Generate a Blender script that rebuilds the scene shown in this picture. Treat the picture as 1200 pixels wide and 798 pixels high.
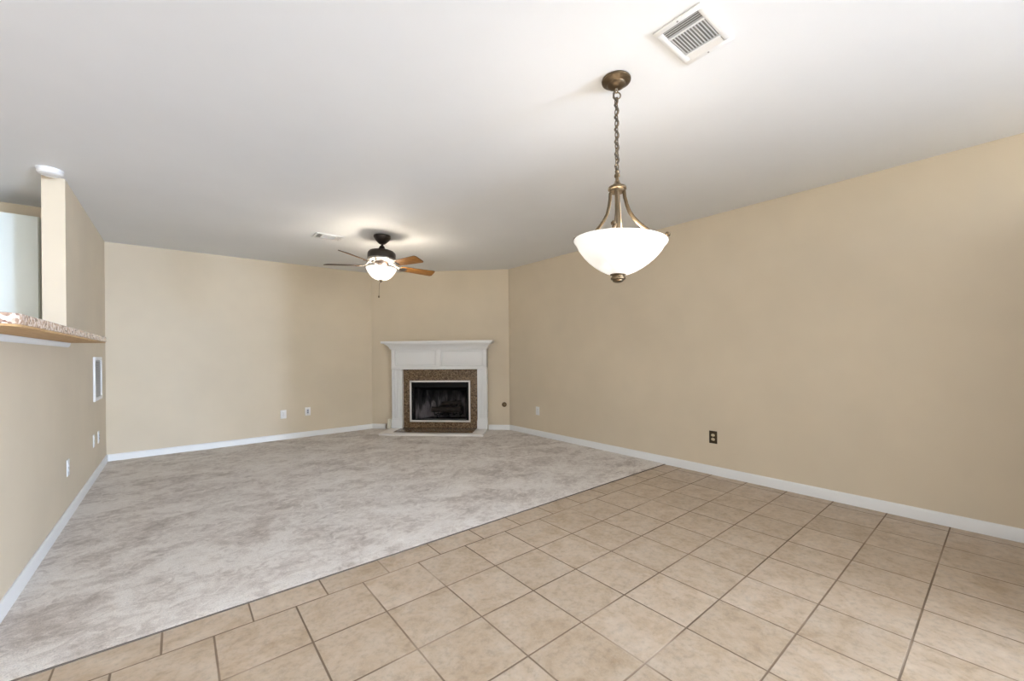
import bpy, bmesh, math, random
from mathutils import Vector, Matrix

random.seed(7)
PI = math.pi
C = bpy.context.scene.collection
for o in list(bpy.data.objects):
    bpy.data.objects.remove(o, do_unlink=True)
sc = bpy.context.scene

# ------------------------------------------------------------------ camera
F_PX, HORIZON, YAW, ROLL, EYE = 478.72, 414.78, 0.68648, -0.009284, 1.154
cam = bpy.data.cameras.new('camera')
cam_o = bpy.data.objects.new('camera', cam)
C.objects.link(cam_o)
cam.sensor_fit = 'HORIZONTAL'
cam.sensor_width = 36.0
cam.lens = F_PX * 36.0 / 1200.0
cam.shift_y = (HORIZON - 399.0) / 1200.0
cam.clip_start = 0.02
fw = Vector((math.sin(YAW), math.cos(YAW), 0))
rt = Vector((math.cos(YAW), -math.sin(YAW), 0))
up = rt.cross(fw)
r2 = rt * math.cos(ROLL) + up * math.sin(ROLL)
u2 = up * math.cos(ROLL) - rt * math.sin(ROLL)
m = Matrix(((r2.x, u2.x, -fw.x, 0), (r2.y, u2.y, -fw.y, 0), (r2.z, u2.z, -fw.z, EYE), (0, 0, 0, 1)))
cam_o.matrix_world = m
sc.camera = cam_o

# ------------------------------------------------------------------ colour management, world, daylight
sc.view_settings.view_transform = 'Standard'
sc.view_settings.look = 'None'
sc.view_settings.gamma = 1.0
sc.view_settings.use_curve_mapping = False
sc.view_settings.exposure = 0.11


def srgb(r, g, b):
    def f(c):
        c /= 255.0
        return c / 12.92 if c <= 0.04045 else ((c + 0.055) / 1.055) ** 2.4
    return (f(r), f(g), f(b), 1.0)


world = bpy.data.worlds.new('world')
sc.world = world
world.use_nodes = True
bg = world.node_tree.nodes['Background']
bg.inputs[0].default_value = (0.75, 0.85, 1.0, 1)
bg.inputs[1].default_value = 0.5


def area(name, loc, rot, sx, sy, watts, col, spread=PI):
    l = bpy.data.lights.new(name, 'AREA')
    l.shape = 'RECTANGLE'
    l.size, l.size_y = sx, sy
    l.energy = watts
    l.color = col
    l.spread = spread
    o = bpy.data.objects.new(name, l)
    o.location = loc
    o.rotation_euler = rot
    C.objects.link(o)
    return o


# daylight through unseen windows, placed to fit the room's light: two low ones in the right wall
# well behind the camera, one in the rear wall and one in the kitchen
area('daylight_far_window', (3.93, -7.0, 0.80), (0, PI / 2, 0), 1.2, 1.6, 1850, (0.60, 0.77, 1.06))
area('daylight_near_window', (3.93, -5.0, 0.80), (0, PI / 2, 0), 1.2, 1.6, 480, (0.62, 0.79, 1.06))
area('daylight_rear_window', (3.2, -8.03, 0.80), (PI / 2, 0, 0), 1.2, 1.2, 20, (0.7, 0.87, 1.0))
area('daylight_kitchen_window', (-3.58, 1.0, 1.5), (0, -PI / 2, 0), 1.1, 1.4, 18, (1.0, 0.97, 1.0))


# ------------------------------------------------------------------ helpers


def setmat(name, base, rough=0.5, metal=0.0, spec=0.5, emit=None, emit_strength=0.0):
    mt = bpy.data.materials.new(name)
    mt.use_nodes = True
    b = mt.node_tree.nodes['Principled BSDF']
    b.inputs['Base Color'].default_value = base
    b.inputs['Roughness'].default_value = rough
    b.inputs['Metallic'].default_value = metal
    b.inputs['Specular IOR Level'].default_value = spec
    if emit:
        b.inputs['Emission Color'].default_value = emit
        b.inputs['Emission Strength'].default_value = emit_strength
    return mt


class NG:
    """small helper around a material node tree"""
    def __init__(s, mt):
        s.t = mt.node_tree
        s.b = s.t.nodes['Principled BSDF']
        s.tc = s.t.nodes.new('ShaderNodeTexCoord')

    def link(s, a, b):
        s.t.links.new(a, b)

    def put(s, sock, v):
        if hasattr(v, 'links') or isinstance(v, bpy.types.NodeSocket):
            s.t.links.new(v, sock)
        else:
            sock.default_value = v

    def math(s, op, a, b=0.0, c=0.0):
        n = s.t.nodes.new('ShaderNodeMath')
        n.operation = op
        for i, v in enumerate((a, b, c)):
            s.put(n.inputs[i], v)
        return n.outputs[0]

    def noise(s, scale, detail=2.0, rough=0.5, vec=None, dist=0.0):
        n = s.t.nodes.new('ShaderNodeTexNoise')
        n.inputs['Scale'].default_value = scale
        n.inputs['Detail'].default_value = detail
        n.inputs['Roughness'].default_value = rough
        n.inputs['Distortion'].default_value = dist
        s.put(n.inputs['Vector'], vec if vec is not None else s.tc.outputs['Object'])
        return n.outputs['Fac']

    def mapping(s, scale=(1, 1, 1), rot=(0, 0, 0)):
        n = s.t.nodes.new('ShaderNodeMapping')
        n.inputs['Scale'].default_value = scale
        n.inputs['Rotation'].default_value = rot
        s.link(s.tc.outputs['Object'], n.inputs['Vector'])
        return n.outputs[0]

    def ramp(s, fac, stops, interp='LINEAR'):
        n = s.t.nodes.new('ShaderNodeValToRGB')
        n.color_ramp.interpolation = interp
        e = n.color_ramp.elements
        while len(e) < len(stops):
            e.new(0.5)
        for k, (p, c) in enumerate(stops):
            e[k].position = p
            e[k].color = c
        s.put(n.inputs[0], fac)
        return n.outputs[0]

    def mix(s, fac, a, b, mode='MIX'):
        n = s.t.nodes.new('ShaderNodeMix')
        n.data_type = 'RGBA'
        n.blend_type = mode
        s.put(n.inputs[0], fac)
        s.put(n.inputs[6], a)
        s.put(n.inputs[7], b)
        return n.outputs[2]

    def bump(s, h, strength=0.2, dist=0.01):
        n = s.t.nodes.new('ShaderNodeBump')
        n.inputs['Strength'].default_value = strength
        n.inputs['Distance'].default_value = dist
        s.put(n.inputs['Height'], h)
        s.link(n.outputs[0], s.b.inputs['Normal'])

    def maprange(s, v, a, b, c=0.0, d=1.0):
        n = s.t.nodes.new('ShaderNodeMapRange')
        for i, x in enumerate((v, a, b, c, d)):
            s.put(n.inputs[i], x)
        return n.outputs[0]

    def color(s, v):
        s.put(s.b.inputs['Base Color'], v)


def grey(v):
    return (v, v, v, 1)


def bx(bm, x0, x1, y0, y1, z0, z1, bevel=0.0, seg=2):
    vs = [bm.verts.new((x, y, z)) for x in (x0, x1) for y in (y0, y1) for z in (z0, z1)]
    q = [(0, 1, 3, 2), (4, 6, 7, 5), (0, 4, 5, 1), (2, 3, 7, 6), (0, 2, 6, 4), (1, 5, 7, 3)]
    fs = [bm.faces.new([vs[i] for i in f]) for f in q]
    bmesh.ops.recalc_face_normals(bm, faces=fs)
    if bevel > 0:
        es = list({e for f in fs for e in f.edges})
        bmesh.ops.bevel(bm, geom=es, offset=bevel, segments=seg, profile=0.5, affect='EDGES')
    return bm


def box(*a, **k):
    return bx(bmesh.new(), *a, **k)


def lathe(bm, prof, seg=48, centre=(0, 0), closed=False):
    """revolve (radius, z) pairs about the vertical through centre"""
    rings = []
    for r, z in prof:
        if r < 1e-6:
            rings.append([bm.verts.new((centre[0], centre[1], z))])
        else:
            rings.append([bm.verts.new((centre[0] + r * math.cos(2 * PI * k / seg), centre[1] + r * math.sin(2 * PI * k / seg), z)) for k in range(seg)])
    fs = []
    pairs = list(zip(rings[:-1], rings[1:]))
    if closed:
        pairs.append((rings[-1], rings[0]))
    for a, b in pairs:
        for k in range(seg):
            k2 = (k + 1) % seg
            if len(a) == 1 and len(b) == 1:
                continue
            if len(a) == 1:
                fs.append(bm.faces.new((a[0], b[k], b[k2])))
            elif len(b) == 1:
                fs.append(bm.faces.new((a[k], b[0], a[k2])))
            else:
                fs.append(bm.faces.new((a[k], b[k], b[k2], a[k2])))
    bmesh.ops.recalc_face_normals(bm, faces=fs)
    return bm


def tube(bm, pts, rad, seg=10, flat=1.0, caps=True):
    """a swept tube along pts; rad may be a list; flat squeezes it sideways"""
    pts = [Vector(p) for p in pts]
    n = len(pts)
    if not isinstance(rad, (list, tuple)):
        rad = [rad] * n
    rings = []
    prev = None
    for i, p in enumerate(pts):
        t = (pts[min(i + 1, n - 1)] - pts[max(i - 1, 0)]).normalized()
        if prev is None:
            a = Vector((0, 0, 1)) if abs(t.z) < 0.9 else Vector((1, 0, 0))
            u = t.cross(a).normalized()
        else:
            u = (prev - t * prev.dot(t)).normalized()
        prev = u
        v = t.cross(u)
        rings.append([bm.verts.new(p + u * (rad[i] * math.cos(2 * PI * k / seg)) + v * (rad[i] * flat * math.sin(2 * PI * k / seg))) for k in range(seg)])
    fs = []
    for a, b in zip(rings[:-1], rings[1:]):
        for k in range(seg):
            k2 = (k + 1) % seg
            fs.append(bm.faces.new((a[k], a[k2], b[k2], b[k])))
    if caps:
        fs.append(bm.faces.new(rings[0][::-1]))
        fs.append(bm.faces.new(rings[-1]))
    bmesh.ops.recalc_face_normals(bm, faces=fs)
    return bm


def torus(bm, c, R, r, axis_u, axis_v, seg=20, sec=8):
    c = Vector(c)
    u, v = Vector(axis_u).normalized(), Vector(axis_v).normalized()
    w = u.cross(v)
    rings = []
    for i in range(seg):
        a = 2 * PI * i / seg
        d = u * math.cos(a) + v * math.sin(a)
        rings.append([bm.verts.new(c + d * (R + r * math.cos(2 * PI * k / sec)) + w * (r * math.sin(2 * PI * k / sec))) for k in range(sec)])
    fs = []
    for i in range(seg):
        a, b = rings[i], rings[(i + 1) % seg]
        for k in range(sec):
            k2 = (k + 1) % sec
            fs.append(bm.faces.new((a[k], b[k], b[k2], a[k2])))
    bmesh.ops.recalc_face_normals(bm, faces=fs)
    return bm


def prism(bm, outline, z0, z1, bevel=0.0):
    a = [bm.verts.new((x, y, z0)) for x, y in outline]
    b = [bm.verts.new((x, y, z1)) for x, y in outline]
    n = len(a)
    fs = [bm.faces.new(a[::-1]), bm.faces.new(b)]
    for i in range(n):
        j = (i + 1) % n
        fs.append(bm.faces.new((a[i], a[j], b[j], b[i])))
    bmesh.ops.recalc_face_normals(bm, faces=fs)
    if bevel:
        es = [e for f in fs[:2] for e in f.edges]
        bmesh.ops.bevel(bm, geom=es, offset=bevel, segments=2, profile=0.5, affect='EDGES')
    return bm


def sweep_x(bm, prof, x0, x1):
    """extrude a closed (y, z) profile along x"""
    a = [bm.verts.new((x0, y, z)) for y, z in prof]
    b = [bm.verts.new((x1, y, z)) for y, z in prof]
    n = len(a)
    fs = [bm.faces.new(a), bm.faces.new(b[::-1])]
    for i in range(n):
        j = (i + 1) % n
        fs.append(bm.faces.new((a[i], b[i], b[j], a[j])))
    bmesh.ops.recalc_face_normals(bm, faces=fs)
    return bm


def mirror_part(bm, fn):
    for v in bm.verts:
        v.co = Vector(fn(v.co))
    bmesh.ops.recalc_face_normals(bm, faces=bm.faces)
    return bm


def obj(name, bm, mt, parent=None, smooth=True):
    me = bpy.data.meshes.new(name)
    if smooth:
        for f in bm.faces:
            f.smooth = True
        for e in bm.edges:
            if len(e.link_faces) == 2 and e.calc_face_angle(0) > math.radians(32):
                e.smooth = False
    bm.to_mesh(me)
    bm.free()
    me.materials.append(mt)
    o = bpy.data.objects.new(name, me)
    C.objects.link(o)
    if parent:
        o.parent = parent
    return o


def tag(o, label, cat, group=None):
    o['label'] = label
    o['category'] = cat
    if group:
        o['group'] = group
    return o


def thing(name, label, cat, loc=(0, 0, 0), rotz=0.0, group=None):
    o = bpy.data.objects.new(name, None)
    o.empty_display_size = 0.1
    C.objects.link(o)
    o.location = loc
    o.rotation_euler = (0, 0, rotz)
    return tag(o, label, cat, group)


def struct(name, bm, mt, label=None):
    o = obj(name, bm, mt)
    o['kind'] = 'structure'
    if label:
        o['label'] = label
    return o


# ------------------------------------------------------------------ dimensions (metres)
T = 0.3064                      # tile pitch
TX, TY = 0.1089, 2.0936         # a tile joint crossing
H = 2.44                        # ceiling
XL, XR, YB = -0.615, 3.90, 6.35  # living room faces of the left, right and back walls
YP = 4.30                       # where the full height partition ends
YC = 2.265                      # carpet edge
YR = -8.0                       # rear wall behind the camera
XK = -3.55                      # kitchen far wall
YK = 5.235                      # kitchen back wall
DX, DY = 2.36, 6.35             # where the corner wall starts on the back wall
DL = 2.165                      # its length
WT = 0.12

# ------------------------------------------------------------------ materials of the setting
M = {}


def wall_paint(name, base, k=0.03):
    mt = setmat(name, base, 0.62, spec=0.3)
    g = NG(mt)
    n = g.noise(1.3, 3, 0.6)
    lo = tuple(c * (1 - k) for c in base[:3]) + (1,)
    hi = tuple(min(1, c * (1 + k)) for c in base[:3]) + (1,)
    g.color(g.ramp(n, [(0.35, lo), (0.65, hi)]))
    g.bump(g.noise(220, 2, 0.6), 0.05, 0.002)
    return mt


M['wall'] = wall_paint('beige wall paint', srgb(217, 202, 178))
M['ceiling'] = wall_paint('white ceiling paint', srgb(241, 241, 241), 0.012)
M['white'] = setmat('white trim paint', srgb(235, 234, 232), 0.35)
M['white_plastic'] = setmat('white plastic', srgb(238, 236, 233), 0.35)
M['cabinet'] = setmat('white cabinet paint', srgb(226, 232, 228), 0.4)


def make_tile():
    mt = setmat('beige ceramic tile', srgb(205, 186, 163), 0.42)
    g = NG(mt)
    sep = g.t.nodes.new('ShaderNodeSeparateXYZ')
    g.link(g.tc.outputs['Object'], sep.inputs[0])
    x, y = sep.outputs[0], sep.outputs[1]
    border = g.math('GREATER_THAN', y, TY)
    u = g.math('DIVIDE', g.math('ADD', g.math('SUBTRACT', x, TX), g.math('MULTIPLY', border, 0.1659)), T)
    v = g.math('DIVIDE', g.math('SUBTRACT', y, TY), T)

    def dist(w):
        f = g.math('FRACT', g.math('ADD', w, 100.5))
        return g.math('MULTIPLY', g.math('ABSOLUTE', g.math('SUBTRACT', f, 0.5)), T)
    d = g.math('MINIMUM', dist(u), dist(v))
    wob = g.math('MULTIPLY', g.math('SUBTRACT', g.noise(9, 2, 0.5), 0.5), 0.0022)
    d = g.math('ADD', d, wob)
    tilemask = g.maprange(d, 0.0024, 0.0046)
    comb = g.t.nodes.new('ShaderNodeCombineXYZ')
    g.link(g.math('FLOOR', u), comb.inputs[0])
    g.link(g.math('FLOOR', v), comb.inputs[1])
    wn = g.t.nodes.new('ShaderNodeTexWhiteNoise')
    wn.noise_dimensions = '2D'
    g.link(comb.outputs[0], wn.inputs['Vector'])
    # every tile carries its own piece of the mottled glaze
    off = g.t.nodes.new('ShaderNodeVectorMath')
    off.operation = 'ADD'
    sc_ = g.t.nodes.new('ShaderNodeVectorMath')
    sc_.operation = 'SCALE'
    g.link(wn.outputs['Color'], sc_.inputs[0])
    sc_.inputs['Scale'].default_value = 7.0
    g.link(g.tc.outputs['Object'], off.inputs[0])
    g.link(sc_.outputs[0], off.inputs[1])
    n1 = g.noise(9.0, 5, 0.66, off.outputs[0], 0.4)
    n2 = g.noise(38, 4, 0.65, off.outputs[0])
    col = g.ramp(n1, [(0.28, srgb(176, 153, 126)), (0.48, srgb(194, 174, 151)), (0.72, srgb(205, 189, 170))])
    speck = g.ramp(n2, [(0.30, grey(0.80)), (0.50, grey(0.99)), (0.75, grey(1.07))])
    col = g.mix(1.0, col, speck, 'MULTIPLY')
    tone = g.ramp(wn.outputs['Value'], [(0.0, (0.93, 0.92, 0.90, 1)), (1.0, (1.03, 1.03, 1.03, 1))])
    col = g.mix(1.0, col, tone, 'MULTIPLY')
    groutn = g.noise(1.6, 2, 0.5)
    grout = g.ramp(groutn, [(0.36, srgb(104, 86, 68)), (0.56, srgb(136, 116, 96)), (0.72, srgb(190, 172, 152))])
    g.color(g.mix(tilemask, grout, col))
    g.put(g.b.inputs['Roughness'], g.maprange(tilemask, 0, 1, 0.85, 0.40))
    hgt = g.math('ADD', tilemask, g.math('MULTIPLY', n2, 0.12))
    g.bump(hgt, 0.35, 0.003)
    return mt


M['tile'] = make_tile()


def make_carpet():
    mt = setmat('grey beige cut pile carpet', srgb(190, 178, 168), 0.95, spec=0.1)
    g = NG(mt)
    mp = g.mapping((1.0, 1.2, 1.0), (0, 0, math.radians(-20)))
    n1 = g.noise(2.4, 5, 0.62, mp, 0.9)
    n2 = g.noise(13.0, 6, 0.68, mp, 1.3)
    n3 = g.noise(170, 3, 0.75)
    mixed = g.math('ADD', g.math('MULTIPLY', n1, 0.52), g.math('MULTIPLY', n2, 0.48))
    col = g.ramp(mixed, [(0.36, srgb(184, 170, 157)), (0.45, srgb(211, 199, 188)), (0.53, srgb(233, 224, 214)), (0.66, srgb(246, 239, 231))])
    tuft = g.ramp(n3, [(0.28, grey(0.66)), (0.5, grey(0.98)), (0.75, grey(1.12))])
    g.color(g.mix(1.0, col, tuft, 'MULTIPLY'))
    g.bump(g.math('ADD', n3, g.math('MULTIPLY', n2, 0.8)), 0.55, 0.006)
    g.b.inputs['Sheen Weight'].default_value = 0.15
    g.b.inputs['Sheen Roughness'].default_value = 0.6
    return mt


M['carpet'] = make_carpet()

# ------------------------------------------------------------------ the room shell
struct('floor', box(XK - WT, XR + WT, YR - WT, YB + 1.0, -0.10, 0.0), M['tile'], 'beige square tile floor with brown grout')


def carpet_mesh():
    bm = bmesh.new()
    nx, ny = 150, 136
    x0, x1, y0, y1 = XL - 0.004, XR + 0.004, YC, YB + 0.004
    rnd = random.Random(3)
    rows = []
    ys = [y0 + 0.006, y0 + 0.0062, y0 + 0.0075, y0 + 0.020, y0 + 0.045] + [y0 + 0.075 + (y1 - y0 - 0.075) * j / ny for j in range(ny + 1)]
    zs = [0.0, 0.003, 0.0042, 0.0048, 0.0052]
    for j, y in enumerate(ys):
        row = []
        for i in range(nx + 1):
            x = x0 + (x1 - x0) * i / nx
            # the corner behind the diagonal wall is cut off
            yy = min(y, (DX + DY) - x + 0.02)
            z = zs[j] if j < 5 else 0.0055
            dz = rnd.uniform(-0.0012, 0.0012) if j > 1 else 0
            dy = 0
            row.append(bm.verts.new((x, yy + dy, z + dz)))
        rows.append(row)
    for a, b in zip(rows[:-1], rows[1:]):
        for i in range(nx):
            bm.faces.new((a[i], a[i + 1], b[i + 1], b[i]))
    bmesh.ops.remove_doubles(bm, verts=bm.verts, dist=0.0001)
    bmesh.ops.recalc_face_normals(bm, faces=bm.faces)
    return bm


struct('floor_carpet', carpet_mesh(), M['carpet'], 'grey beige cut pile carpet with brushed vacuum marks')
struct('trim_gap_shade', box(XL, XR, YC - 0.002, YC + 0.0055, -0.001, 0.0044), setmat('shade strip', srgb(92, 82, 72), 0.9), 'thin shade strip painted in for the shaded gap at the carpet edge')  # dark strip standing in for the shade along the carpet edge
struct('ceiling', box(XK - WT, XR + WT, YR - WT, YB + 1.0, H, H + 0.10), M['ceiling'], 'flat white painted ceiling')
struct('wall_shade_stub', box(2.60, XR, -0.62, -0.50, 0, 1.95), M['wall'], 'added beige half wall behind the camera that shades the right floor')  # unseen wall, added to keep daylight off the right-hand floor
struct('wall_back', box(XL - WT, DX + 0.02, YB, YB + WT, 0, H), M['wall'], 'beige back wall left of the fireplace')


def left_wall():
    bm = bmesh.new()
    pts = [(2.20, 0), (YB + WT, 0), (YB + WT, H), (YP, H), (YP, 1.262), (2.20, 1.262)]
    a = [bm.verts.new((XL, y, z)) for y, z in pts]
    b = [bm.verts.new((XL - WT + 0.005, y, z)) for y, z in pts]
    n = len(a)
    fs = [bm.faces.new(a), bm.faces.new(b[::-1])]
    for i in range(n):
        j = (i + 1) % n
        fs.append(bm.faces.new((a[i], b[i], b[j], a[j])))
    bmesh.ops.recalc_face_normals(bm, faces=fs)
    return bm


struct('wall_left', left_wall(), M['wall'], 'beige half wall under the bar rising to a full height partition')
struct('wall_kitchen_back', box(XK - WT, XL - WT + 0.005, YK, YK + WT, 0, H), M['wall'], 'beige kitchen wall beyond the bar')


def pierced(axis, p0, p1, a0, a1, holes):
    """a wall along one axis with rectangular window openings (start, end, sill, head), listed in order"""
    bm = bmesh.new()

    def put(s0, s1, t0, t1):
        if axis == 'x':
            bx(bm, s0, s1, p0, p1, t0, t1)
        else:
            bx(bm, p0, p1, s0, s1, t0, t1)
    at = a0
    for h0, h1, t0, t1 in holes:
        put(at, h0, 0, H)
        put(h0, h1, 0, t0)
        put(h0, h1, t1, H)
        at = h1
    put(at, a1, 0, H)
    return bm


struct('wall_kitchen_side', pierced('y', XK - WT, XK, YR - WT, YK + WT, [(0.30, 1.70, 0.95, 2.05)]), M['wall'])
struct('wall_rear', pierced('x', YR - WT, YR, XK, XR, [(2.60, 3.80, 0.20, 1.40)]), M['wall'])
struct('wall_right', pierced('y', XR, XR + WT, YR - WT, YB + 0.2, [(-7.80, -6.20, 0.20, 1.40), (-5.80, -4.20, 0.20, 1.40)]), M['wall'], 'long beige wall on the right')


def frame_bm(axis, a0, a1, z0, z1, p0, p1, w, mid=True):
    bm = bmesh.new()
    parts = [(a0, a0 + w, z0, z1), (a1 - w, a1, z0, z1), (a0, a1, z0, z0 + w), (a0, a1, z1 - w, z1)]
    if mid:
        c = (a0 + a1) / 2
        parts.append((c - w / 2, c + w / 2, z0, z1))
    for s0, s1, t0, t1 in parts:
        if axis == 'x':
            bx(bm, s0, s1, p0, p1, t0, t1, 0.004)
        else:
            bx(bm, p0, p1, s0, s1, t0, t1, 0.004)
    return bm


struct('window_1', frame_bm('y', 0.30, 1.70, 0.95, 2.05, XK - 0.11, XK - 0.05, 0.05), M['white'], 'unseen white framed kitchen window, placed for daylight')  # unseen windows added where the daylight area lights stand
struct('window_2', frame_bm('x', 2.60, 3.80, 0.20, 1.40, YR - 0.11, YR - 0.05, 0.05), M['white'], 'unseen white framed low rear window, placed for daylight')
struct('window_3', frame_bm('y', -7.80, -6.20, 0.20, 1.40, XR + 0.05, XR + 0.11, 0.05), M['white'], 'unseen white framed low window in the right wall, placed for daylight')
struct('window_4', frame_bm('y', -5.80, -4.20, 0.20, 1.40, XR + 0.05, XR + 0.11, 0.05), M['white'], 'unseen white framed low window in the right wall, nearer, placed for daylight')


def diag_wall():
    bm = bmesh.new()
    s0, s1, z0, z1 = 0.60, 1.60, 0.10, 0.78
    for a in ((-0.0, s0, 0, H), (s1, DL, 0, H), (s0, s1, 0, z0), (s0, s1, z1, H)):
        bx(bm, a[0], a[1], 0, WT, a[2], a[3])
    return bm


wd = struct('wall_corner', diag_wall(), M['wall'], 'diagonal beige wall behind the fireplace')
wd.location = (DX, DY, 0)
wd.rotation_euler = (0, 0, -PI / 4)

BB = [(0, 0), (0.014, 0), (0.014, 0.066), (0.010, 0.076), (0.006, 0.081), (0, 0.081)]


def baseboard(name, p, q, label):
    """p -> q with the room on the right-hand side of the direction of travel"""
    p, q = Vector((p[0], p[1], 0)), Vector((q[0], q[1], 0))
    L = (q - p).length
    bm = sweep_x(bmesh.new(), [(-y, z) for y, z in BB], 0, L)
    o = struct(name, bm, M['white'], label)
    o.location = p
    o.rotation_euler = (0, 0, math.atan2(q.y - p.y, q.x - p.x))
    return o


def dg(s, off=0.0):
    a = Vector((1, -1)) / math.sqrt(2)
    n = Vector((1, 1)) / math.sqrt(2)
    v = Vector((DX, DY)) + a * s - n * off
    return (v.x, v.y)


baseboard('baseboard_left', (XL, 2.20), (XL, YB), 'white baseboard along the left half wall')
baseboard('baseboard_back', (XL, YB), (DX + 0.003, YB), 'white baseboard along the back wall')
baseboard('baseboard_corner', dg(0.0), dg(0.215), 'short white baseboard left of the fireplace')
baseboard('trim_1', dg(1.845), dg(DL), 'short white baseboard right of the fireplace')
baseboard('baseboard_right', (XR, YB - 1.52), (XR, -0.50), 'white baseboard along the right wall')

# ------------------------------------------------------------------ fireplace (local x along the corner wall, -y into the room)


def make_granite(name, stops, s1=60, s2=150, rough=0.18):
    mt = setmat(name, stops[1][1], rough)
    g = NG(mt)
    vor = g.t.nodes.new('ShaderNodeTexVoronoi')
    vor.inputs['Scale'].default_value = s1
    g.link(g.tc.outputs['Object'], vor.inputs['Vector'])
    sepc = g.t.nodes.new('ShaderNodeSeparateColor')
    g.link(vor.outputs['Color'], sepc.inputs[0])
    n = g.noise(s2, 3, 0.7)
    f = g.math('ADD', g.math('MULTIPLY', sepc.outputs[0], 0.55), g.math('MULTIPLY', n, 0.45))
    g.color(g.ramp(f, stops))
    return mt


M['granite_fire'] = make_granite('brown speckled granite', [(0.15, srgb(66, 52, 38)), (0.38, srgb(98, 76, 54)), (0.58, srgb(122, 98, 72)), (0.8, srgb(158, 132, 102))], 75, 160)
M['granite_bar'] = make_granite('pink and brown granite', [(0.2, srgb(122, 92, 80)), (0.42, srgb(190, 158, 134)), (0.6, srgb(222, 198, 180)), (0.85, srgb(240, 226, 214))], 85, 110)
M['mantel'] = setmat('glossy white mantel paint', srgb(238, 237, 236), 0.3)
M['hearth_edge'] = setmat('white marble edge', srgb(232, 226, 220), 0.3)
M['soot_metal'] = setmat('black firebox metal', srgb(8, 8, 8), 0.6, spec=0.2)
M['cream'] = setmat('cream painted wood', srgb(228, 222, 204), 0.55)


def raw_wood():
    mt = setmat('bare baseboard wood', srgb(176, 158, 140), 0.8)
    g = NG(mt)
    n = g.noise(14, 3, 0.6, g.mapping((1, 1, 9)))
    g.color(g.ramp(n, [(0.3, srgb(150, 128, 108)), (0.7, srgb(190, 174, 156))]))
    return mt


M['raw_wood'] = raw_wood()


def firebrick():
    mt = setmat('sooty refractory panel', srgb(90, 86, 86), 0.9)
    g = NG(mt)
    sep = g.t.nodes.new('ShaderNodeSeparateXYZ')
    g.link(g.tc.outputs['Object'], sep.inputs[0])
    n = g.noise(6, 4, 0.6, g.mapping((1.6, 1.6, 0.55)), 0.7)
    # soot stains licking up the panels
    hgt = g.maprange(sep.outputs[2], 0.25, 0.62, 0.0, 0.34)
    f = g.math('SUBTRACT', n, hgt)
    g.color(g.ramp(f, [(0.16, srgb(14, 12, 11)), (0.36, srgb(76, 72, 72)), (0.54, srgb(158, 150, 150))]))
    return mt


M['firebrick'] = firebrick()

fp = thing('fireplace', 'white wooden mantel fireplace with brown granite surround across the corner', 'fireplace', (DX, DY, 0), -PI / 4)
SL, SR = 0.365, 1.838          # outer edges of the pilasters
PWL, PWR = 0.160, 0.145
SC = (SL + SR) / 2
PO = 0.115                      # pilaster face
HZ = 0.035                      # hearth top
HEAD = 0.935                    # underside of the frieze


def pilaster(x0, x1):
    bm = bmesh.new()
    bx(bm, x0, x1, -PO + 0.012, -0.002, HZ, 1.24, 0.002)
    w = x1 - x0
    # raised fillets leave fluted channels between them
    n = 4
    step = w / (n - 0.5)
    for k in range(n):
        a = x0 + k * step
        bx(bm, a, a + step * 0.5, -PO, -PO + 0.014, HZ + 0.15, 0.925, 0.003)
    bx(bm, x0 - 0.006, x1 + 0.006, -PO - 0.008, -PO + 0.014, HZ, HZ + 0.125, 0.004)
    bx(bm, x0 - 0.003, x1 + 0.003, -PO - 0.004, -PO + 0.014, HZ + 0.125, HZ + 0.150, 0.004)
    return bm


obj('pilaster', pilaster(SL, SL + PWL), M['mantel'], fp)
obj('pilaster', pilaster(SR - PWR, SR), M['mantel'], fp)


def frieze():
    bm = bmesh.new()
    bx(bm, SL, SR, -PO + 0.004, -0.002, HEAD, 1.25, 0.002)
    z0, z1 = 0.965, 1.225
    rails = [(SL, SR, HEAD - 0.004, z0 + 0.012), (SL, SR, z1, 1.25), (SL, SL + 0.055, z0, z1), (SR - 0.055, SR, z0, z1), (SC - 0.035, SC + 0.035, z0, z1)]
    for a, b, c, d in rails:
        bx(bm, a, b, -PO - 0.010, -PO + 0.006, c, d, 0.003)
    return bm


fr = obj('frieze', frieze(), M['mantel'], fp)
for a, b in ((SL + 0.055, SC - 0.035), (SC + 0.035, SR - 0.055)):
    bm = bmesh.new()
    a, b = a + 0.006, b - 0.006
    z0, z1 = 0.983, 1.219
    # a picture-frame moulding round a flat field
    w = 0.020
    for s0, s1, t0, t1 in ((a, b, z0, z0 + w), (a, b, z1 - w, z1), (a, a + w, z0, z1), (b - w, b, z0, z1)):
        bx(bm, s0, s1, -PO - 0.007, -PO + 0.004, t0, t1, 0.005)
    bx(bm, a + w + 0.004, b - w - 0.004, -PO - 0.001, -PO + 0.004, z0 + w + 0.004, z1 - w - 0.004, 0.002)
    obj('frieze_panel', bm, M['mantel'], fr)


def crown():
    bm = bmesh.new()
    # cove profile (outward, z) with mitred returns at both ends
    prof = [(0.0, 1.238), (0.012, 1.240), (0.018, 1.252), (0.024, 1.268), (0.040, 1.290), (0.062, 1.308), (0.078, 1.318), (0.078, 1.328)]
    loops = []
    for d, z in prof:
        loops.append([bm.verts.new(p) for p in ((SL - d, -0.002, z), (SL - d, -PO - 0.01 - d, z), (SR + d, -PO - 0.01 - d, z), (SR + d, -0.002, z))])
    fs = []
    for a, b in zip(loops[:-1], loops[1:]):
        for k in range(3):
            fs.append(bm.faces.new((a[k], a[k + 1], b[k + 1], b[k])))
    fs.append(bm.faces.new(loops[0]))
    fs.append(bm.faces.new(loops[-1][::-1]))
    for i, k in ((0, 0), (3, 0)):
        pass
    bmesh.ops.recalc_face_normals(bm, faces=fs)
    return bm


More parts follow.
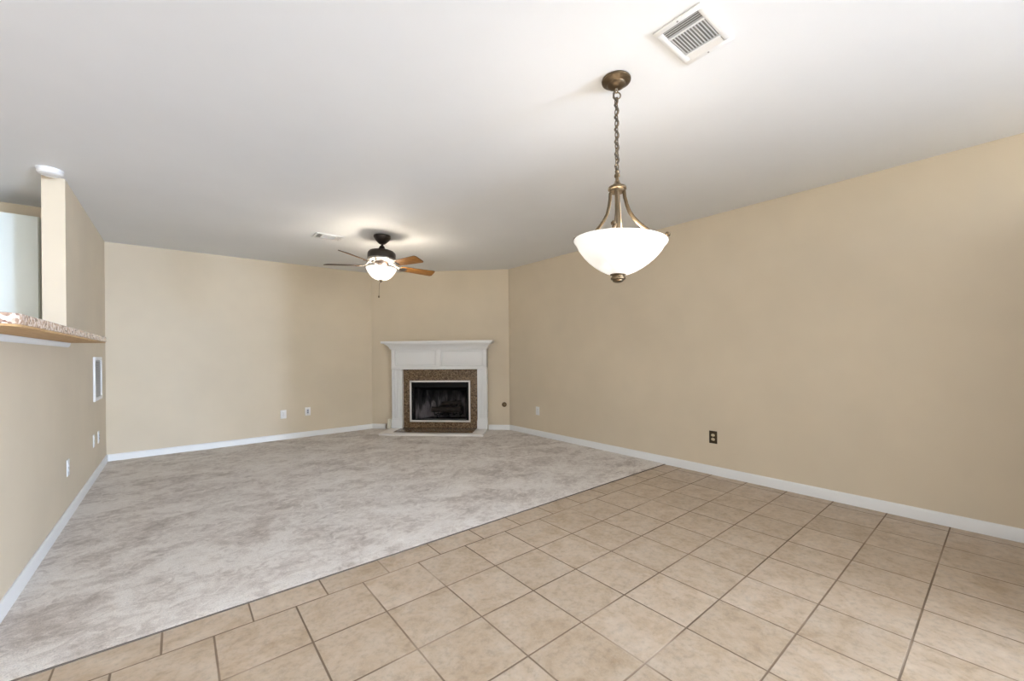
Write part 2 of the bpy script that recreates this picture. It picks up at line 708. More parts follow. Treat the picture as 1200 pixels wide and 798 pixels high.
obj('crown_moulding', crown(), M['mantel'], fp)
obj('mantel_shelf', box(0.240, 1.943, -PO - 0.115, -0.002, 1.328, 1.362, 0.006), M['mantel'], fp)

OX0, OX1, OZ0, OZ1 = 0.645, 1.552, 0.143, 0.738     # fire opening


def surround():
    bm = bmesh.new()
    x0, x1 = SL + PWL - 0.01, SR - PWR + 0.01
    y0, y1 = -0.040, -0.002
    bx(bm, x0, OX0, y0, y1, HZ, HEAD + 0.003)
    bx(bm, OX1, x1, y0, y1, HZ, HEAD + 0.003)
    bx(bm, OX0, OX1, y0, y1, OZ1, HEAD + 0.003)
    bx(bm, OX0, OX1, y0, y1, HZ, OZ0)
    return bm


obj('granite_surround', surround(), M['granite_fire'], fp)


def opening_frame(w0, w1, y0, y1):
    bm = bmesh.new()
    for s0, s1, t0, t1 in ((OX0 - w0, OX0 + w1, OZ0 - w0, OZ1 + w0), (OX1 - w1, OX1 + w0, OZ0 - w0, OZ1 + w0), (OX0 - w0, OX1 + w0, OZ0 - w0, OZ0 + w1), (OX0 - w0, OX1 + w0, OZ1 - w1, OZ1 + w0)):
        bx(bm, s0, s1, y0, y1, t0, t1, 0.003)
    return bm


obj('opening_trim', opening_frame(0.020, 0.006, -0.052, -0.030), M['hearth_edge'], fp)


def firebox_metal():
    bm = bmesh.new()
    # black jambs, lintel and smoke hood just inside the opening
    bx(bm, OX0 + 0.002, OX0 + 0.045, -0.030, 0.02, OZ0, OZ1)
    bx(bm, OX1 - 0.040, OX1 - 0.002, -0.030, 0.02, OZ0, OZ1)
    bx(bm, OX0, OX1, -0.030, 0.02, OZ1 - 0.085, OZ1)
    bx(bm, OX0 + 0.02, OX1 - 0.02, -0.026, 0.012, OZ0 - 0.004, OZ0 + 0.014)
    v = [bm.verts.new(p) for p in ((OX0, 0.02, OZ1 - 0.085), (OX1, 0.02, OZ1 - 0.085), (OX1 - 0.15, 0.40, OZ1 - 0.17), (OX0 + 0.15, 0.40, OZ1 - 0.17))]
    bm.faces.new(v)
    return bm


obj('firebox_hood', firebox_metal(), M['soot_metal'], fp)


def firebox():
    bm = bmesh.new()
    x0, x1, z0, z1 = OX0 + 0.02, OX1 - 0.02, OZ0 - 0.01, OZ1 + 0.02
    f = [bm.verts.new(p) for p in ((x0, 0.015, z0), (x1, 0.015, z0), (x1, 0.015, z1), (x0, 0.015, z1))]
    b = [bm.verts.new(p) for p in ((x0 + 0.15, 0.42, z0), (x1 - 0.15, 0.42, z0), (x1 - 0.15, 0.42, z1), (x0 + 0.15, 0.42, z1))]
    fs = [bm.faces.new(b)]
    for i in range(4):
        j = (i + 1) % 4
        fs.append(bm.faces.new((f[i], f[j], b[j], b[i])))
    ret = bmesh.ops.solidify(bm, geom=fs, thickness=-0.02)
    bmesh.ops.recalc_face_normals(bm, faces=bm.faces)
    return bm


obj('firebox', firebox(), M['firebrick'], fp)
obj('screen_rail', tube(bmesh.new(), [(OX0 + 0.2, -0.020, OZ0 + 0.022), (OX1 - 0.06, -0.020, OZ0 + 0.022)], 0.0035, 8), setmat('dull steel rail', srgb(150, 148, 145), 0.4, 0.8), fp)

# hearth: dark granite slab inside a white marble edge
hx0, hx1, hy = 0.335, 1.842, -0.535
he = bmesh.new()
bx(he, hx0, hx1, hy, hy + 0.105, 0.004, HZ, 0.004)
bx(he, hx0, hx0 + 0.17, hy + 0.105, -0.002, 0.004, HZ, 0.004)
bx(he, hx1 - 0.17, hx1, hy + 0.105, -0.002, 0.004, HZ, 0.004)
ho = obj('hearth', he, M['hearth_edge'], fp)
obj('hearth_slab', box(hx0 + 0.168, hx1 - 0.168, hy + 0.103, -0.002, 0.006, HZ + 0.001, 0.001), M['granite_fire'], ho)


# grate and logs in the firebox
def fire_point(x, y, z):
    p = dg(x, -y)
    return (p[0], p[1], z)


M['log'] = setmat('charred log bark', srgb(40, 32, 27), 0.95)
g_ = NG(M['log'])
g_.color(g_.ramp(g_.noise(18, 4, 0.6, g_.mapping((1, 4, 4))), [(0.35, srgb(16, 13, 11)), (0.6, srgb(48, 38, 32)), (0.8, srgb(86, 74, 66))]))
g_.bump(g_.noise(40, 3), 0.6, 0.01)
gr = thing('fire_grate', 'black iron fire grate on the firebox floor', 'fire grate', fire_point(1.18, 0.18, OZ0 + 0.0105), -PI / 4)
bm = bmesh.new()
for k in range(5):
    x = -0.20 + 0.1 * k
    tube(bm, [(x, -0.12, 0.10), (x, -0.11, 0.058), (x, 0.11, 0.058), (x, 0.13, 0.10)], 0.007, 8)
obj('bars', bm, M['soot_metal'], gr)
for x in (-0.17, 0.17):
    for y in (-0.07, 0.07):
        obj('leg', box(x - 0.007, x + 0.007, y - 0.007, y + 0.007, 0.0, 0.058), M['soot_metal'], gr)
bm = bmesh.new()
for y in (-0.07, 0.07):
    bx(bm, -0.22, 0.22, y - 0.006, y + 0.006, 0.046, 0.058)
obj('crossbar', bm, M['soot_metal'], gr)


def log(x, y, z, L, r, ang, tilt, label, seed):
    t = thing('fire_log', label, 'log', fire_point(x, y, z), -PI / 4 + ang, 'charred logs in the firebox')
    rnd = random.Random(seed)
    pts, rr = [], []
    for k in range(9):
        f = k / 8 - 0.5
        pts.append((f * L, rnd.uniform(-0.006, 0.006), f * L * math.sin(tilt) + rnd.uniform(-0.004, 0.004)))
        rr.append(r * rnd.uniform(0.90, 1.06))
    obj('trunk', tube(bmesh.new(), pts, rr, 14), M['log'], t)
    # a broken branch stub
    obj('stub', tube(bmesh.new(), [(L * 0.18, 0, 0), (L * 0.24, 0.01, r * 1.7)], [r * 0.42, r * 0.3], 8), M['log'], t)
    return t


zg = OZ0 + 0.0105 + 0.065
log(1.16, 0.105, zg + 0.076, 0.46, 0.045, 0.05, 0.0, 'charred log lying across the front of the grate', 1)
log(1.20, 0.250, zg + 0.072, 0.40, 0.042, -0.06, 0.0, 'charred log at the back of the grate, behind the front log', 2)
log(1.22, 0.175, zg + 0.168, 0.30, 0.034, 0.25, 0.05, 'charred log leaning on top of the two lower logs', 3)

# small loose pieces beside the left pilaster
bm = bmesh.new()
prof = [(0.300, HZ), (0.358, HZ), (0.352, 0.165), (0.333, 0.182), (0.312, 0.178)]
a = [bm.verts.new((x - 0.33, -0.165, z - HZ)) for x, z in prof]
b = [bm.verts.new((x - 0.33, -0.120, z - HZ)) for x, z in prof]
bm.faces.new(a)
bm.faces.new(b[::-1])
for i in range(5):
    bm.faces.new((a[i], b[i], b[(i + 1) % 5], a[(i + 1) % 5]))
bmesh.ops.recalc_face_normals(bm, faces=bm.faces)
bmesh.ops.bevel(bm, geom=list(bm.edges), offset=0.004, segments=2, profile=0.5, affect='EDGES')
pp = fire_point(0.338, -0.012, HZ + 0.001)
w_ = obj('wood_offcut', bm, M['cream'])
w_.location = pp
w_.rotation_euler = (0, 0, -PI / 4)
tag(w_, 'small cream offcut standing on the hearth against the left pilaster', 'offcut')
bm = box(0.0, 0.10, -0.016, -0.001, 0.013, 0.086, 0.003)
w_ = obj('bare_wood_strip', bm, M['raw_wood'])
p = dg(0.218)
w_.location = (p[0], p[1], 0)
w_.rotation_euler = (0, 0, -PI / 4)
tag(w_, 'unpainted brown wood strip where the baseboard stops left of the fireplace', 'wood strip')

# gas key valve
M['bronze'] = setmat('dark bronze metal', srgb(104, 88, 68), 0.42, 0.85)
M['antique'] = setmat('antique brass metal', srgb(118, 102, 80), 0.38, 0.9)
gk = thing('gas_valve', 'round bronze gas key valve on the wall right of the fireplace', 'valve', (*dg(2.086), 0.388), -PI / 4)


def turn_y(bm):
    """lathe axis z -> -y"""
    return mirror_part(bm, lambda c: (c.x, -c.z, c.y))


obj('escutcheon', turn_y(lathe(bmesh.new(), [(0, 0.001), (0.037, 0.001), (0.037, 0.006), (0.030, 0.012), (0.016, 0.015), (0, 0.015)], 28)), M['bronze'], gk)
obj('key_socket', turn_y(lathe(bmesh.new(), [(0.013, 0.014), (0.013, 0.024), (0.008, 0.026), (0.008, 0.018), (0, 0.018)], 20)), M['antique'], gk)

# ------------------------------------------------------------------ bar counter
bar = thing('bar_counter', 'pink and brown granite bar counter on the half wall at the left', 'counter', (XL, YP, 1.262))


def slab_outline(inset, x_out=0.205, y_far=-0.006, y_near=-2.21, x_in=-0.36, rad=0.07):
    xo, yn = x_out - inset, y_near + inset
    pts = [(x_in, y_far), (xo, y_far)]
    n = 8
    for k in range(n + 1):
        a = k / n * PI / 2
        pts.append((xo - rad + rad * math.cos(a), yn + rad - rad * math.sin(a)))
    pts.append((x_in, yn))
    return pts


obj('granite_top', prism(bmesh.new(), slab_outline(0.0), 0.0085, 0.046, 0.004), M['granite_bar'], bar)


def plywood():
    mt = setmat('tan plywood underside', srgb(196, 158, 108), 0.6)
    g = NG(mt)
    n = g.noise(6, 4, 0.6, g.mapping((12, 0.8, 1)), 0.4)
    g.color(g.ramp(n, [(0.3, srgb(178, 138, 90)), (0.7, srgb(208, 172, 122))]))
    return mt


M['plywood'] = plywood()
obj('plywood_base', prism(bmesh.new(), slab_outline(0.004), 0.001, 0.009), M['plywood'], bar)
bm = sweep_x(bmesh.new(), [(0.001, -0.030), (0.010, -0.030), (0.018, -0.022), (0.022, -0.006), (0.022, 0.0), (0.001, 0.0)], -2.10, -0.005)
mirror_part(bm, lambda c: (c.y, c.x, c.z))
obj('apron_trim', bm, M['white'], bar)

# ------------------------------------------------------------------ kitchen wall cabinet seen over the bar
cb = thing('kitchen_cabinet', 'white kitchen wall cabinet seen over the bar', 'cabinet', (-0.845, YK, 1.37))
obj('cabinet_body', box(-0.76, 0.0, -0.325, -0.002, 0.0, 0.912, 0.003), M['cabinet'], cb)
for a, b in ((-0.757, -0.382), (-0.378, -0.003)):
    bm = bmesh.new()
    bx(bm, a, b, -0.345, -0.326, 0.004, 0.908, 0.003)
    d = obj('door', bm, M['cabinet'], cb)
    xk = b - 0.035 if a < -0.5 else a + 0.035
    obj('knob', turn_y(lathe(bmesh.new(), [(0.006, 0.0), (0.006, 0.014), (0.014, 0.019), (0.012, 0.027), (0, 0.029)], 18)), M['antique'], d).location = (xk, -0.345, 0.06)

# ------------------------------------------------------------------ smoke detector
sd = thing('smoke_detector', 'round white smoke detector on the ceiling above the partition end', 'smoke detector', (-0.662, 4.14, H))
obj('base', lathe(bmesh.new(), [(0, -0.001), (0.066, -0.001), (0.066, -0.012), (0, -0.012)], 48), M['white_plastic'], sd)
obj('cover', lathe(bmesh.new(), [(0.063, -0.011), (0.064, -0.022), (0.057, -0.034), (0.040, -0.042), (0.038, -0.040), (0.020, -0.043), (0, -0.043)], 48), M['white_plastic'], sd)

# ------------------------------------------------------------------ ceiling registers
M['vent'] = setmat('white enamel register', srgb(234, 233, 231), 0.45)
M['duct_shade'] = setmat('painted duct shade', srgb(150, 147, 140), 0.9)
M['screw'] = setmat('dull screw', srgb(150, 146, 140), 0.4, 0.7)


def vent(label):
    t = thing('ceiling_vent', label, 'vent', (0, 0, H), 0, 'white ceiling registers')
    L, Wd = 0.140, 0.0975
    bm = bmesh.new()
    ix, iy = 0.115, 0.072
    for a, b, c, d in ((-L, -ix, -Wd, Wd), (ix, L, -Wd, Wd), (-ix, ix, -Wd, -iy), (-ix, ix, iy, Wd)):
        bx(bm, a, b, c, d, -0.0085, -0.0005, 0.003)
    for x in (-0.062, 0.074):
        bx(bm, x - 0.005, x + 0.005, -iy, iy, -0.0085, -0.002)
    obj('frame', bm, M['vent'], t)
    obj('duct', box(-ix, ix, -iy, iy, -0.0018, -0.0006), M['duct_shade'], t)  # flat grey plate standing in for the shaded duct opening

    def blade(bm, c, along, half, tilt, w=0.011):
        # one sheet-metal louver, tilted about its long axis
        dz, dn = w * math.sin(tilt) / 2, w * math.cos(tilt) / 2
        th = 0.0006
        if along == 'y':
            q = [(c[0] - dn, -half, -dz), (c[0] + dn, -half, dz), (c[0] + dn, half, dz), (c[0] - dn, half, -dz)]
        else:
            q = [(c[0] - half, c[1] - dn, -dz), (c[0] - half, c[1] + dn, dz), (c[0] + half, c[1] + dn, dz), (c[0] + half, c[1] - dn, -dz)]
        v0 = [bm.verts.new((x, y, z - 0.0055 - th)) for x, y, z in q]
        v1 = [bm.verts.new((x, y, z - 0.0055 + th)) for x, y, z in q]
        fs = [bm.faces.new(v0[::-1]), bm.faces.new(v1)]
        for i in range(4):
            j = (i + 1) % 4
            fs.append(bm.faces.new((v0[i], v0[j], v1[j], v1[i])))
        bmesh.ops.recalc_face_normals(bm, faces=fs)
    bm = bmesh.new()
    for k in range(4):
        blade(bm, (-0.1085 + 0.0115 * k, 0), 'y', iy - 0.003, math.radians(30), 0.0085)
    obj('louver_bank', bm, M['vent'], t)
    bm = bmesh.new()
    for k in range(12):
        blade(bm, (0.006, -0.066 + 0.012 * k), 'x', 0.061, math.radians(36), 0.0098)
    obj('louver_bank', bm, M['vent'], t)
    bm = bmesh.new()
    for k in range(4):
        blade(bm, (0.083 + 0.0092 * k, 0), 'y', iy - 0.003, math.radians(-28), 0.0105)
    obj('louver_bank', bm, M['vent'], t)
    for x in (-0.128, 0.128):
        obj('screw', lathe(bmesh.new(), [(0, -0.0100), (0.003, -0.0097), (0.004, -0.0080), (0, -0.0080)], 12, (x, 0)), M['screw'], t)
    return t


def copy_tree(o, parent=None):
    c = o.copy()
    C.objects.link(c)
    if parent:
        c.parent = parent
    for ch in list(o.children):
        copy_tree(ch, c)
    return c


v1 = vent('white louvered ceiling register near the hanging bowl pendant')
v1.location = (1.631, 0.808, H)
v2 = copy_tree(v1)
v2['label'] = 'white louvered ceiling register beside the ceiling fan'
v2.location = (1.27, 4.66, H)

# ------------------------------------------------------------------ outlets, wall plates, return grille
M['plate_white'] = setmat('white wall plate', srgb(240, 238, 236), 0.3)
M['recept_grey'] = setmat('pale grey receptacle', srgb(206, 208, 216), 0.35)
M['slot'] = setmat('dark outlet slot', srgb(50, 46, 42), 0.6)
M['plate_bronze'] = setmat('oil rubbed bronze plate', srgb(64, 52, 34), 0.4, 0.5)
M['ivory'] = setmat('ivory receptacle', srgb(222, 205, 170), 0.4)


def wall_plate(label, loc, rotz, mplate, mrec, kind='duplex', group=None, name='wall_outlet', cat='outlet'):
    t = thing(name, label, cat, loc, rotz, group)      # local -y faces the room
    obj('cover_plate', box(-0.0365, 0.0365, -0.006, -0.0005, -0.0585, 0.0585, 0.002), mplate, t)
    if kind == 'duplex':
        for z in (-0.0195, 0.0195):
            out = [(0.0165 * math.cos(a) * 1.0, 0.0145 * max(-0.82, min(0.82, math.sin(a)))) for a in [2 * PI * k / 24 for k in range(24)]]
            bm = prism(bmesh.new(), out, 0.0055, 0.0085)
            bmesh.ops.remove_doubles(bm, verts=bm.verts, dist=1e-5)
            mirror_part(bm, lambda c: (c.x, -c.z, c.y))
            r = obj('receptacle', bm, mrec, t)
            r.location = (0, 0, z)
            s = bmesh.new()
            for x, h in ((-0.006, 0.0075), (0.006, 0.006)):
                bx(s, x - 0.0012, x + 0.0012, -0.0088, -0.008, 0.0, h)
            lathe_ = turn_y(lathe(bmesh.new(), [(0, 0.008), (0.0022, 0.008), (0.0022, 0.0088), (0, 0.0088)], 10))
            for v in lathe_.verts:
                v.co.z -= 0.006
            me = bpy.data.meshes.new('tmp')
            lathe_.to_mesh(me)
            s.from_mesh(me)
            bpy.data.meshes.remove(me)
            lathe_.free()
            obj('slots', s, M['slot'], r)
        obj('screw', turn_y(lathe(bmesh.new(), [(0, 0.0055), (0.003, 0.0055), (0.0025, 0.0075), (0, 0.0078)], 12)), M['screw'], t)
    elif kind == 'jack':
        obj('jack_insert', box(-0.016, 0.016, -0.0085, -0.0055, -0.033, 0.033, 0.0015), mrec, t)
        s = bmesh.new()
        for z in (-0.014, 0.014):
            bx(s, -0.007, 0.007, -0.0092, -0.0084, z - 0.006, z + 0.006)
        obj('jack', s, M['slot'], t)
        for z in (-0.048, 0.048):
            obj('screw', turn_y(lathe(bmesh.new(), [(0, 0.0055), (0.003, 0.0055), (0.0025, 0.0072), (0, 0.0075)], 12)), M['screw'], t).location = (0, 0, z)
    return t


gW = 'white wall plates near the floor'
wall_plate('white duplex outlet on the back wall, farther from the fireplace', (1.124, YB, 0.352), 0, M['plate_white'], M['plate_white'], 'duplex', gW)
wall_plate('white jack plate with grey insert on the back wall, nearer the fireplace', (1.432, YB, 0.364), 0, M['plate_white'], M['recept_grey'], 'jack', gW, 'jack_plate', 'wall plate')
wall_plate('white duplex outlet low on the left half wall, nearest the camera', (XL, 4.292, 0.368), PI / 2, M['plate_white'], M['plate_white'], 'duplex', gW)
wall_plate('white outlet low on the left wall, second of three from the camera', (XL, 5.468, 0.372), PI / 2, M['plate_white'], M['plate_white'], 'duplex', gW)
wall_plate('white wall plate low on the left wall, closest to the back corner', (XL, 5.76, 0.366), PI / 2, M['plate_white'], M['recept_grey'], 'jack', gW, 'jack_plate', 'wall plate')
wall_plate('white duplex outlet on the right wall near the fireplace corner', (XR, 4.20, 0.354), -PI / 2, M['plate_white'], M['plate_white'], 'duplex', gW)
wall_plate('dark bronze outlet plate with ivory receptacles on the right wall', (XR, 1.779, 0.353), -PI / 2, M['plate_bronze'], M['ivory'], 'duplex')

M['grille_slat'] = setmat('grey grille slats', srgb(190, 188, 186), 0.45)
gl = thing('return_grille', 'white framed air return grille on the left wall near the back corner', 'grille', (XL, 5.70, 0.95), PI / 2)
bm = bmesh.new()
hw, hh, fw_ = 0.235, 0.212, 0.034
for a, b, c, d in ((-hw, -hw + fw_, -hh, hh), (hw - fw_, hw, -hh, hh), (-hw + fw_, hw - fw_, -hh, -hh + fw_), (-hw + fw_, hw - fw_, hh - fw_, hh)):
    bx(bm, a, b, -0.016, -0.0005, c, d, 0.004)
obj('frame', bm, M['plate_white'], gl)
obj('filter', box(-hw + fw_, hw - fw_, -0.0025, -0.0008, -hh + fw_, hh - fw_), setmat('grey filter', srgb(120, 118, 116), 0.9), gl)
bm = bmesh.new()
n = 22
for k in range(n):
    z = -hh + fw_ + (2 * (hh - fw_)) * (k + 0.5) / n
    q = [(-0.012, z - 0.006), (-0.0035, z + 0.004), (-0.0042, z + 0.005), (-0.0127, z - 0.005)]
    sweep_x(bm, q, -hw + fw_, hw - fw_)
obj('louvers', bm, M['grille_slat'], gl)

# ------------------------------------------------------------------ pendant lamp
PX, PY = 1.605, 1.167
M['bowl_glass'] = setmat('lit alabaster glass', srgb(246, 242, 234), 0.35, emit=(1.0, 0.975, 0.93, 1), emit_strength=0.62)
pg = NG(M['bowl_glass'])
nn = pg.noise(7, 3, 0.55, None, 1.5)
pg.put(pg.b.inputs['Emission Strength'], pg.maprange(nn, 0.35, 0.65, 0.34, 0.58))
M['bulb'] = setmat('warm bulb', srgb(255, 240, 215), 0.4, emit=(1.0, 0.85, 0.62, 1), emit_strength=6.0)

pd = thing('pendant_lamp', 'brass pendant lamp with white alabaster glass bowl hanging on a chain', 'pendant lamp', (PX, PY, H))
Z = lambda z: z - H
obj('canopy', lathe(bmesh.new(), [(0, -0.001), (0.064, -0.001), (0.067, -0.006), (0.066, -0.012), (0.055, -0.020), (0.044, -0.025), (0.040, -0.032), (0.026, -0.040), (0.010, -0.044), (0, -0.044)], 48), M['bronze'], pd)
vr = Vector((rt.x, rt.y, 0))
bm = bmesh.new()
torus(bm, (0, 0, -0.054), 0.010, 0.0025, (1, 0, 0), (0, 0, 1))
torus(bm, vr * 0.004 + Vector((0, 0, -0.077)), 0.0155, 0.0030, vr, (0, 0, 1))
obj('hanging_loop', bm, M['antique'], pd)
# chain links
bm = bmesh.new()
z = -0.102
k = 0
while z > -0.425:
    a = (1, 0, 0) if k % 2 else (0, 1, 0)
    c = Vector((0, 0, z))
    pts = []
    for i in range(17):
        t = 2 * PI * i / 16
        pts.append(c + Vector(a) * (0.0085 * math.cos(t)) + Vector((0, 0, 0.0165 * math.sin(t))))
    tube(bm, pts, 0.0026, 6, 1.0, False)
    z -= 0.0262
    k += 1
obj('chain', bm, M['antique'], pd)
# cord twisted through the links, running up the left of the loop
bm = bmesh.new()
pts = [Vector((0, 0, -0.045)), -vr * 0.012 + Vector((0, 0, -0.065)), -vr * 0.013 + Vector((0, 0, -0.085))]
n = 64
for i in range(n + 1):
    f = i / n
    ang = f * 2 * PI * 6.0
    pts.append(Vector((0.0072 * math.cos(ang), 0.0072 * math.sin(ang), -0.100 - f * 0.345)))
tube(bm, pts, 0.0052, 8)
obj('cord', bm, setmat('brown lamp cord', srgb(86, 76, 64), 0.6), pd)
# stem cap above the arms
obj('stem_cap', lathe(bmesh.new(), [(0, Z(2.018)), (0.006, Z(2.016)), (0.010, Z(2.008)), (0.008, Z(1.998)), (0.013, Z(1.990)), (0.013, Z(1.982)), (0.008, Z(1.976)), (0.009, Z(1.966)), (0.014, Z(1.952)), (0.026, Z(1.940)), (0.039, Z(1.934)), (0.042, Z(1.929)), (0.042, Z(1.921)), (0.036, Z(1.917)), (0.036, Z(1.910)), (0, Z(1.908))], 40), M['antique'], pd)
obj('centre_stem', lathe(bmesh.new(), [(0.011, Z(1.912)), (0.011, Z(1.800)), (0.014, Z(1.792)), (0.014, Z(1.72)), (0, Z(1.72))], 20), M['antique'], pd)

RIMZ = 1.678
BD = -0.024
view_p = Vector((PX, PY, 0)).normalized()
FIN = Vector((0, 0, Z(1.545 + BD)))
TILT = Matrix.Rotation(math.radians(3.6), 3, view_p)


def hang(p, w=1.0):
    """the bowl hangs slightly askew on its finial"""
    p = Vector(p)
    return p.lerp(FIN + TILT @ (p - FIN), w)


bowl_out = [(0.2255, RIMZ), (0.2262, RIMZ - 0.004), (0.2215, RIMZ - 0.011), (0.212, RIMZ - 0.022), (0.205, RIMZ - 0.034), (0.200, RIMZ - 0.044), (0.190, RIMZ - 0.056), (0.172, RIMZ - 0.076), (0.148, RIMZ - 0.098), (0.120, RIMZ - 0.119), (0.088, RIMZ - 0.138), (0.055, RIMZ - 0.152), (0.020, RIMZ - 0.159)]
bowl_in = [(max(0.0, r - 0.005), z + 0.003) for r, z in bowl_out[::-1][:-2]]
prof = [(r * 0.945, Z(z)) for r, z in bowl_out + bowl_in + [(0.2215, RIMZ + 0.0015)]]
bm = lathe(bmesh.new(), prof, 72, closed=True)
mirror_part(bm, hang)
obj('glass_bowl', bm, M['bowl_glass'], pd)
obj('finial', lathe(bmesh.new(), [(r, Z(z + BD)) for r, z in [(0, 1.552), (0.036, 1.550), (0.037, 1.544), (0.030, 1.541), (0.028, 1.535), (0.034, 1.532), (0.034, 1.524), (0.026, 1.520), (0.024, 1.514), (0.014, 1.509), (0, 1.508)]], 36), M['antique'], pd)
A0 = math.atan2(rt.y, rt.x) - math.radians(22)
for k in range(4):
    a = A0 - k * PI / 2
    d = Vector((math.cos(a), math.sin(a), 0))
    ctrl = [(0.031, 1.912), (0.034, 1.88), (0.041, 1.845), (0.051, 1.812), (0.068, 1.782), (0.090, 1.755), (0.116, 1.730), (0.145, 1.708), (0.170, 1.694), (0.192, 1.687), (0.206, 1.688)]
    pts = [hang(d * r + Vector((0, 0, Z(z))), (i / 10) ** 1.5) for i, (r, z) in enumerate(ctrl)]
    ar = obj('arm', tube(bmesh.new(), pts, 0.0095, 12, 0.5), M['antique'], pd)
    bm = bmesh.new()
    lathe(bm, [(0, Z(1.680)), (0.007, Z(1.681)), (0.007, Z(1.690)), (0.012, Z(1.696)), (0.012, Z(1.704)), (0.007, Z(1.710)), (0, Z(1.711))], 16, (d.x * 0.209, d.y * 0.209))
    mirror_part(bm, hang)
    obj('arm_knob', bm, M['bronze'], ar)
for k in range(3):
    a = A0 + 0.5 + k * 2 * PI / 3
    d = Vector((math.cos(a), math.sin(a), 0))
    bm = bmesh.new()
    lathe(bm, [(0, 0.05), (0.014, 0.05), (0.016, 0.035), (0.030, 0.010), (0.030, -0.010), (0.018, -0.028), (0, -0.032)], 20)
    o = obj('bulb', bm, M['bulb'], pd)
    o.location = d * 0.075 + Vector((0, 0, Z(1.640)))


def point(name, loc, watts, rad, col):
    l = bpy.data.lights.new(name, 'POINT')
    l.energy = watts
    l.shadow_soft_size = rad
    l.color = col
    o = bpy.data.objects.new(name, l)
    o.location = loc
    C.objects.link(o)
    return o


point('pendant_light', (PX, PY, 1.67), 4.6, 0.05, (1.0, 0.96, 0.93))

# ------------------------------------------------------------------ ceiling fan
FX, FY = 1.714, 4.273
M['fan_dark'] = setmat('dark bronze fan enamel', srgb(44, 36, 32), 0.38, 0.4)
M['chrome'] = setmat('brushed nickel', srgb(150, 146, 142), 0.35, 0.95)
M['fan_glass'] = setmat('lit frosted glass', srgb(250, 248, 244), 0.4, emit=(1.0, 0.90, 0.80, 1), emit_strength=1.5)


def blade_wood():
    mt = setmat('oak blade wood', srgb(190, 128, 58), 0.45)
    g = NG(mt)
    n = g.noise(7, 4, 0.6, g.mapping((1.0, 14, 1)), 0.6)
    g.color(g.ramp(n, [(0.3, srgb(150, 92, 36)), (0.7, srgb(204, 146, 72))]))
    return mt


M['blade'] = blade_wood()
M['blade_top'] = setmat('dark walnut blade back', srgb(74, 56, 42), 0.5)
fan = thing('ceiling_fan', 'dark bronze ceiling fan with wooden blades and white bowl light', 'ceiling fan', (FX, FY, H))
obj('canopy', lathe(bmesh.new(), [(0, -0.001), (0.088, -0.001), (0.090, -0.008), (0.088, -0.022), (0.070, -0.050), (0.045, -0.076), (0.030, -0.088), (0.022, -0.092), (0, -0.092)], 48), M['fan_dark'], fan)
obj('downrod', lathe(bmesh.new(), [(0.013, -0.080), (0.013, -0.108), (0.024, -0.112), (0.030, -0.128), (0.040, -0.145), (0.048, -0.158), (0, -0.158)], 32), M['fan_dark'], fan)
obj('motor_housing', lathe(bmesh.new(), [(0, -0.150), (0.050, -0.152), (0.095, -0.158), (0.125, -0.168), (0.142, -0.186), (0.146, -0.205), (0.146, -0.248), (0.140, -0.252), (0, -0.252)], 56), M['fan_dark'], fan)
obj('motor_band', lathe(bmesh.new(), [(0.100, -0.2485), (0.147, -0.2485), (0.149, -0.256), (0.147, -0.264), (0.136, -0.274), (0.115, -0.279), (0.070, -0.281), (0.070, -0.270)], 56, closed=True), M['chrome'], fan)
obj('switch_housing', lathe(bmesh.new(), [(0.072, -0.272), (0.074, -0.300), (0.066, -0.318), (0.062, -0.330), (0.045, -0.336), (0, -0.336)], 40), M['fan_dark'], fan)
ft = obj('light_fitter', lathe(bmesh.new(), [(0, -0.334), (0.060, -0.334), (0.068, -0.340), (0.068, -0.352), (0.050, -0.356), (0.012, -0.358), (0.010, -0.470), (0, -0.470)], 36), M['chrome'], fan)
go = [(0.156, -0.350), (0.157, -0.356), (0.150, -0.372), (0.136, -0.398), (0.118, -0.424), (0.096, -0.448), (0.070, -0.466), (0.040, -0.475), (0.014, -0.477)]
gi = [(r - 0.004, z + 0.003) for r, z in go[::-1][:-1]] + [(0.152, -0.350)]
obj('glass_bowl', lathe(bmesh.new(), go + gi, 60, closed=True), M['fan_glass'], fan)
obj('finial', lathe(bmesh.new(), [(0, -0.470), (0.021, -0.473), (0.021, -0.480), (0.013, -0.484), (0.011, -0.493), (0.005, -0.500), (0, -0.501)], 24), M['antique'], fan)
# pull chain
bm = bmesh.new()
cx, cy = -vr.x * 0.018, -vr.y * 0.018
tube(bm, [(0, 0, -0.498), (cx * 0.6, cy * 0.6, -0.505), (cx, cy, -0.515), (cx, cy, -0.645)], 0.0022, 6)
pc = obj('pull_chain', bm, M['antique'], fan)
obj('pull_bead', lathe(bmesh.new(), [(0, -0.640), (0.007, -0.645), (0.010, -0.655), (0.007, -0.665), (0, -0.668)], 16, (cx, cy)), M['bronze'], pc)


def blade_outline():
    pts = []
    r0, r1, w0, w1 = 0.205, 0.605, 0.050, 0.066
    rc = 0.028
    pts += [(r0, -w0 + 0.02), (r0 + 0.012, -w0)]
    for k in range(5):
        a = -PI / 2 + k / 4 * PI / 2
        pts.append((r1 - rc + rc * math.cos(a), -w1 + rc + rc * math.sin(a)))
    for k in range(5):
        a = k / 4 * PI / 2
        pts.append((r1 - rc + rc * math.cos(a), w1 - rc + rc * math.sin(a)))
    pts += [(r0 + 0.012, w0), (r0, w0 - 0.02)]
    return pts


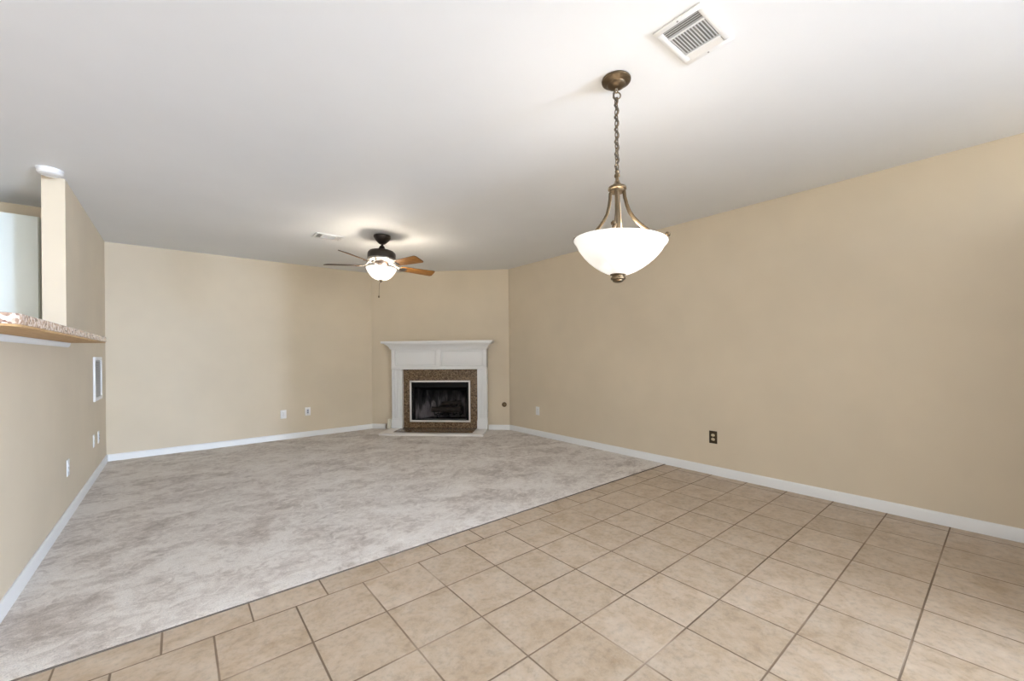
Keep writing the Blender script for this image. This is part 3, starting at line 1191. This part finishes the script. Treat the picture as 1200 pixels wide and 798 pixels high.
PITCH = math.radians(-17)
for k in range(5):
    th = math.radians(-3 + 72 * k)
    bm = prism(bmesh.new(), blade_outline(), -0.003, 0.003, 0.001)
    bl = obj('blade', bm, M['blade'], fan)
    bl.data.materials.append(M['blade_top'])
    for p_ in bl.data.polygons:
        if p_.normal.z > -0.5:
            p_.material_index = 1
    bl.matrix_local = Matrix.Translation((0, 0, -0.322)) @ Matrix.Rotation(th, 4, 'Z') @ Matrix.Rotation(PITCH, 4, 'X')
    # nickel iron: an arm from the motor that forks onto the blade
    bm = bmesh.new()
    tube(bm, [(0.095, 0, 0.044), (0.135, 0, 0.034), (0.170, 0, 0.006), (0.200, 0, -0.006)], [0.013, 0.012, 0.013, 0.016], 10, 0.5)
    prism(bm, [(0.185, -0.014), (0.215, -0.030), (0.262, -0.034), (0.275, -0.022), (0.258, -0.008), (0.290, 0.0), (0.258, 0.008), (0.275, 0.022), (0.262, 0.034), (0.215, 0.030), (0.185, 0.014)], -0.0095, -0.0035, 0.0015)
    for px_, py_ in ((0.257, -0.024), (0.257, 0.024), (0.272, 0.0)):
        lathe(bm, [(0, -0.0125), (0.004, -0.012), (0.005, -0.0095), (0, -0.0095)], 10, (px_, py_))
    ir = obj('blade_iron', bm, M['chrome'], bl)

for k in range(3):
    a = math.radians(41 + 120 * k)
    d = Vector((math.cos(a), math.sin(a), 0))
    o = obj('bulb', lathe(bmesh.new(), [(0, 0.026), (0.012, 0.026), (0.024, 0.006), (0.024, -0.006), (0.014, -0.022), (0, -0.025)], 20), M['bulb'], fan)
    o.location = d * 0.092 + Vector((0, 0, -0.390))
    point('fan_bulb_light', (FX + d.x * 0.110, FY + d.y * 0.110, H - 0.352), 6.8, 0.035, (1.0, 0.90, 0.76))

# the fan hangs very slightly out of plumb
view_f = Vector((FX, FY, 0)).normalized()
right_f = Vector((view_f.y, -view_f.x, 0))
tilt = Matrix.Rotation(math.radians(2.0), 3, view_f)
fan.rotation_euler = tilt.to_euler()
fan.location.z = H - 0.004
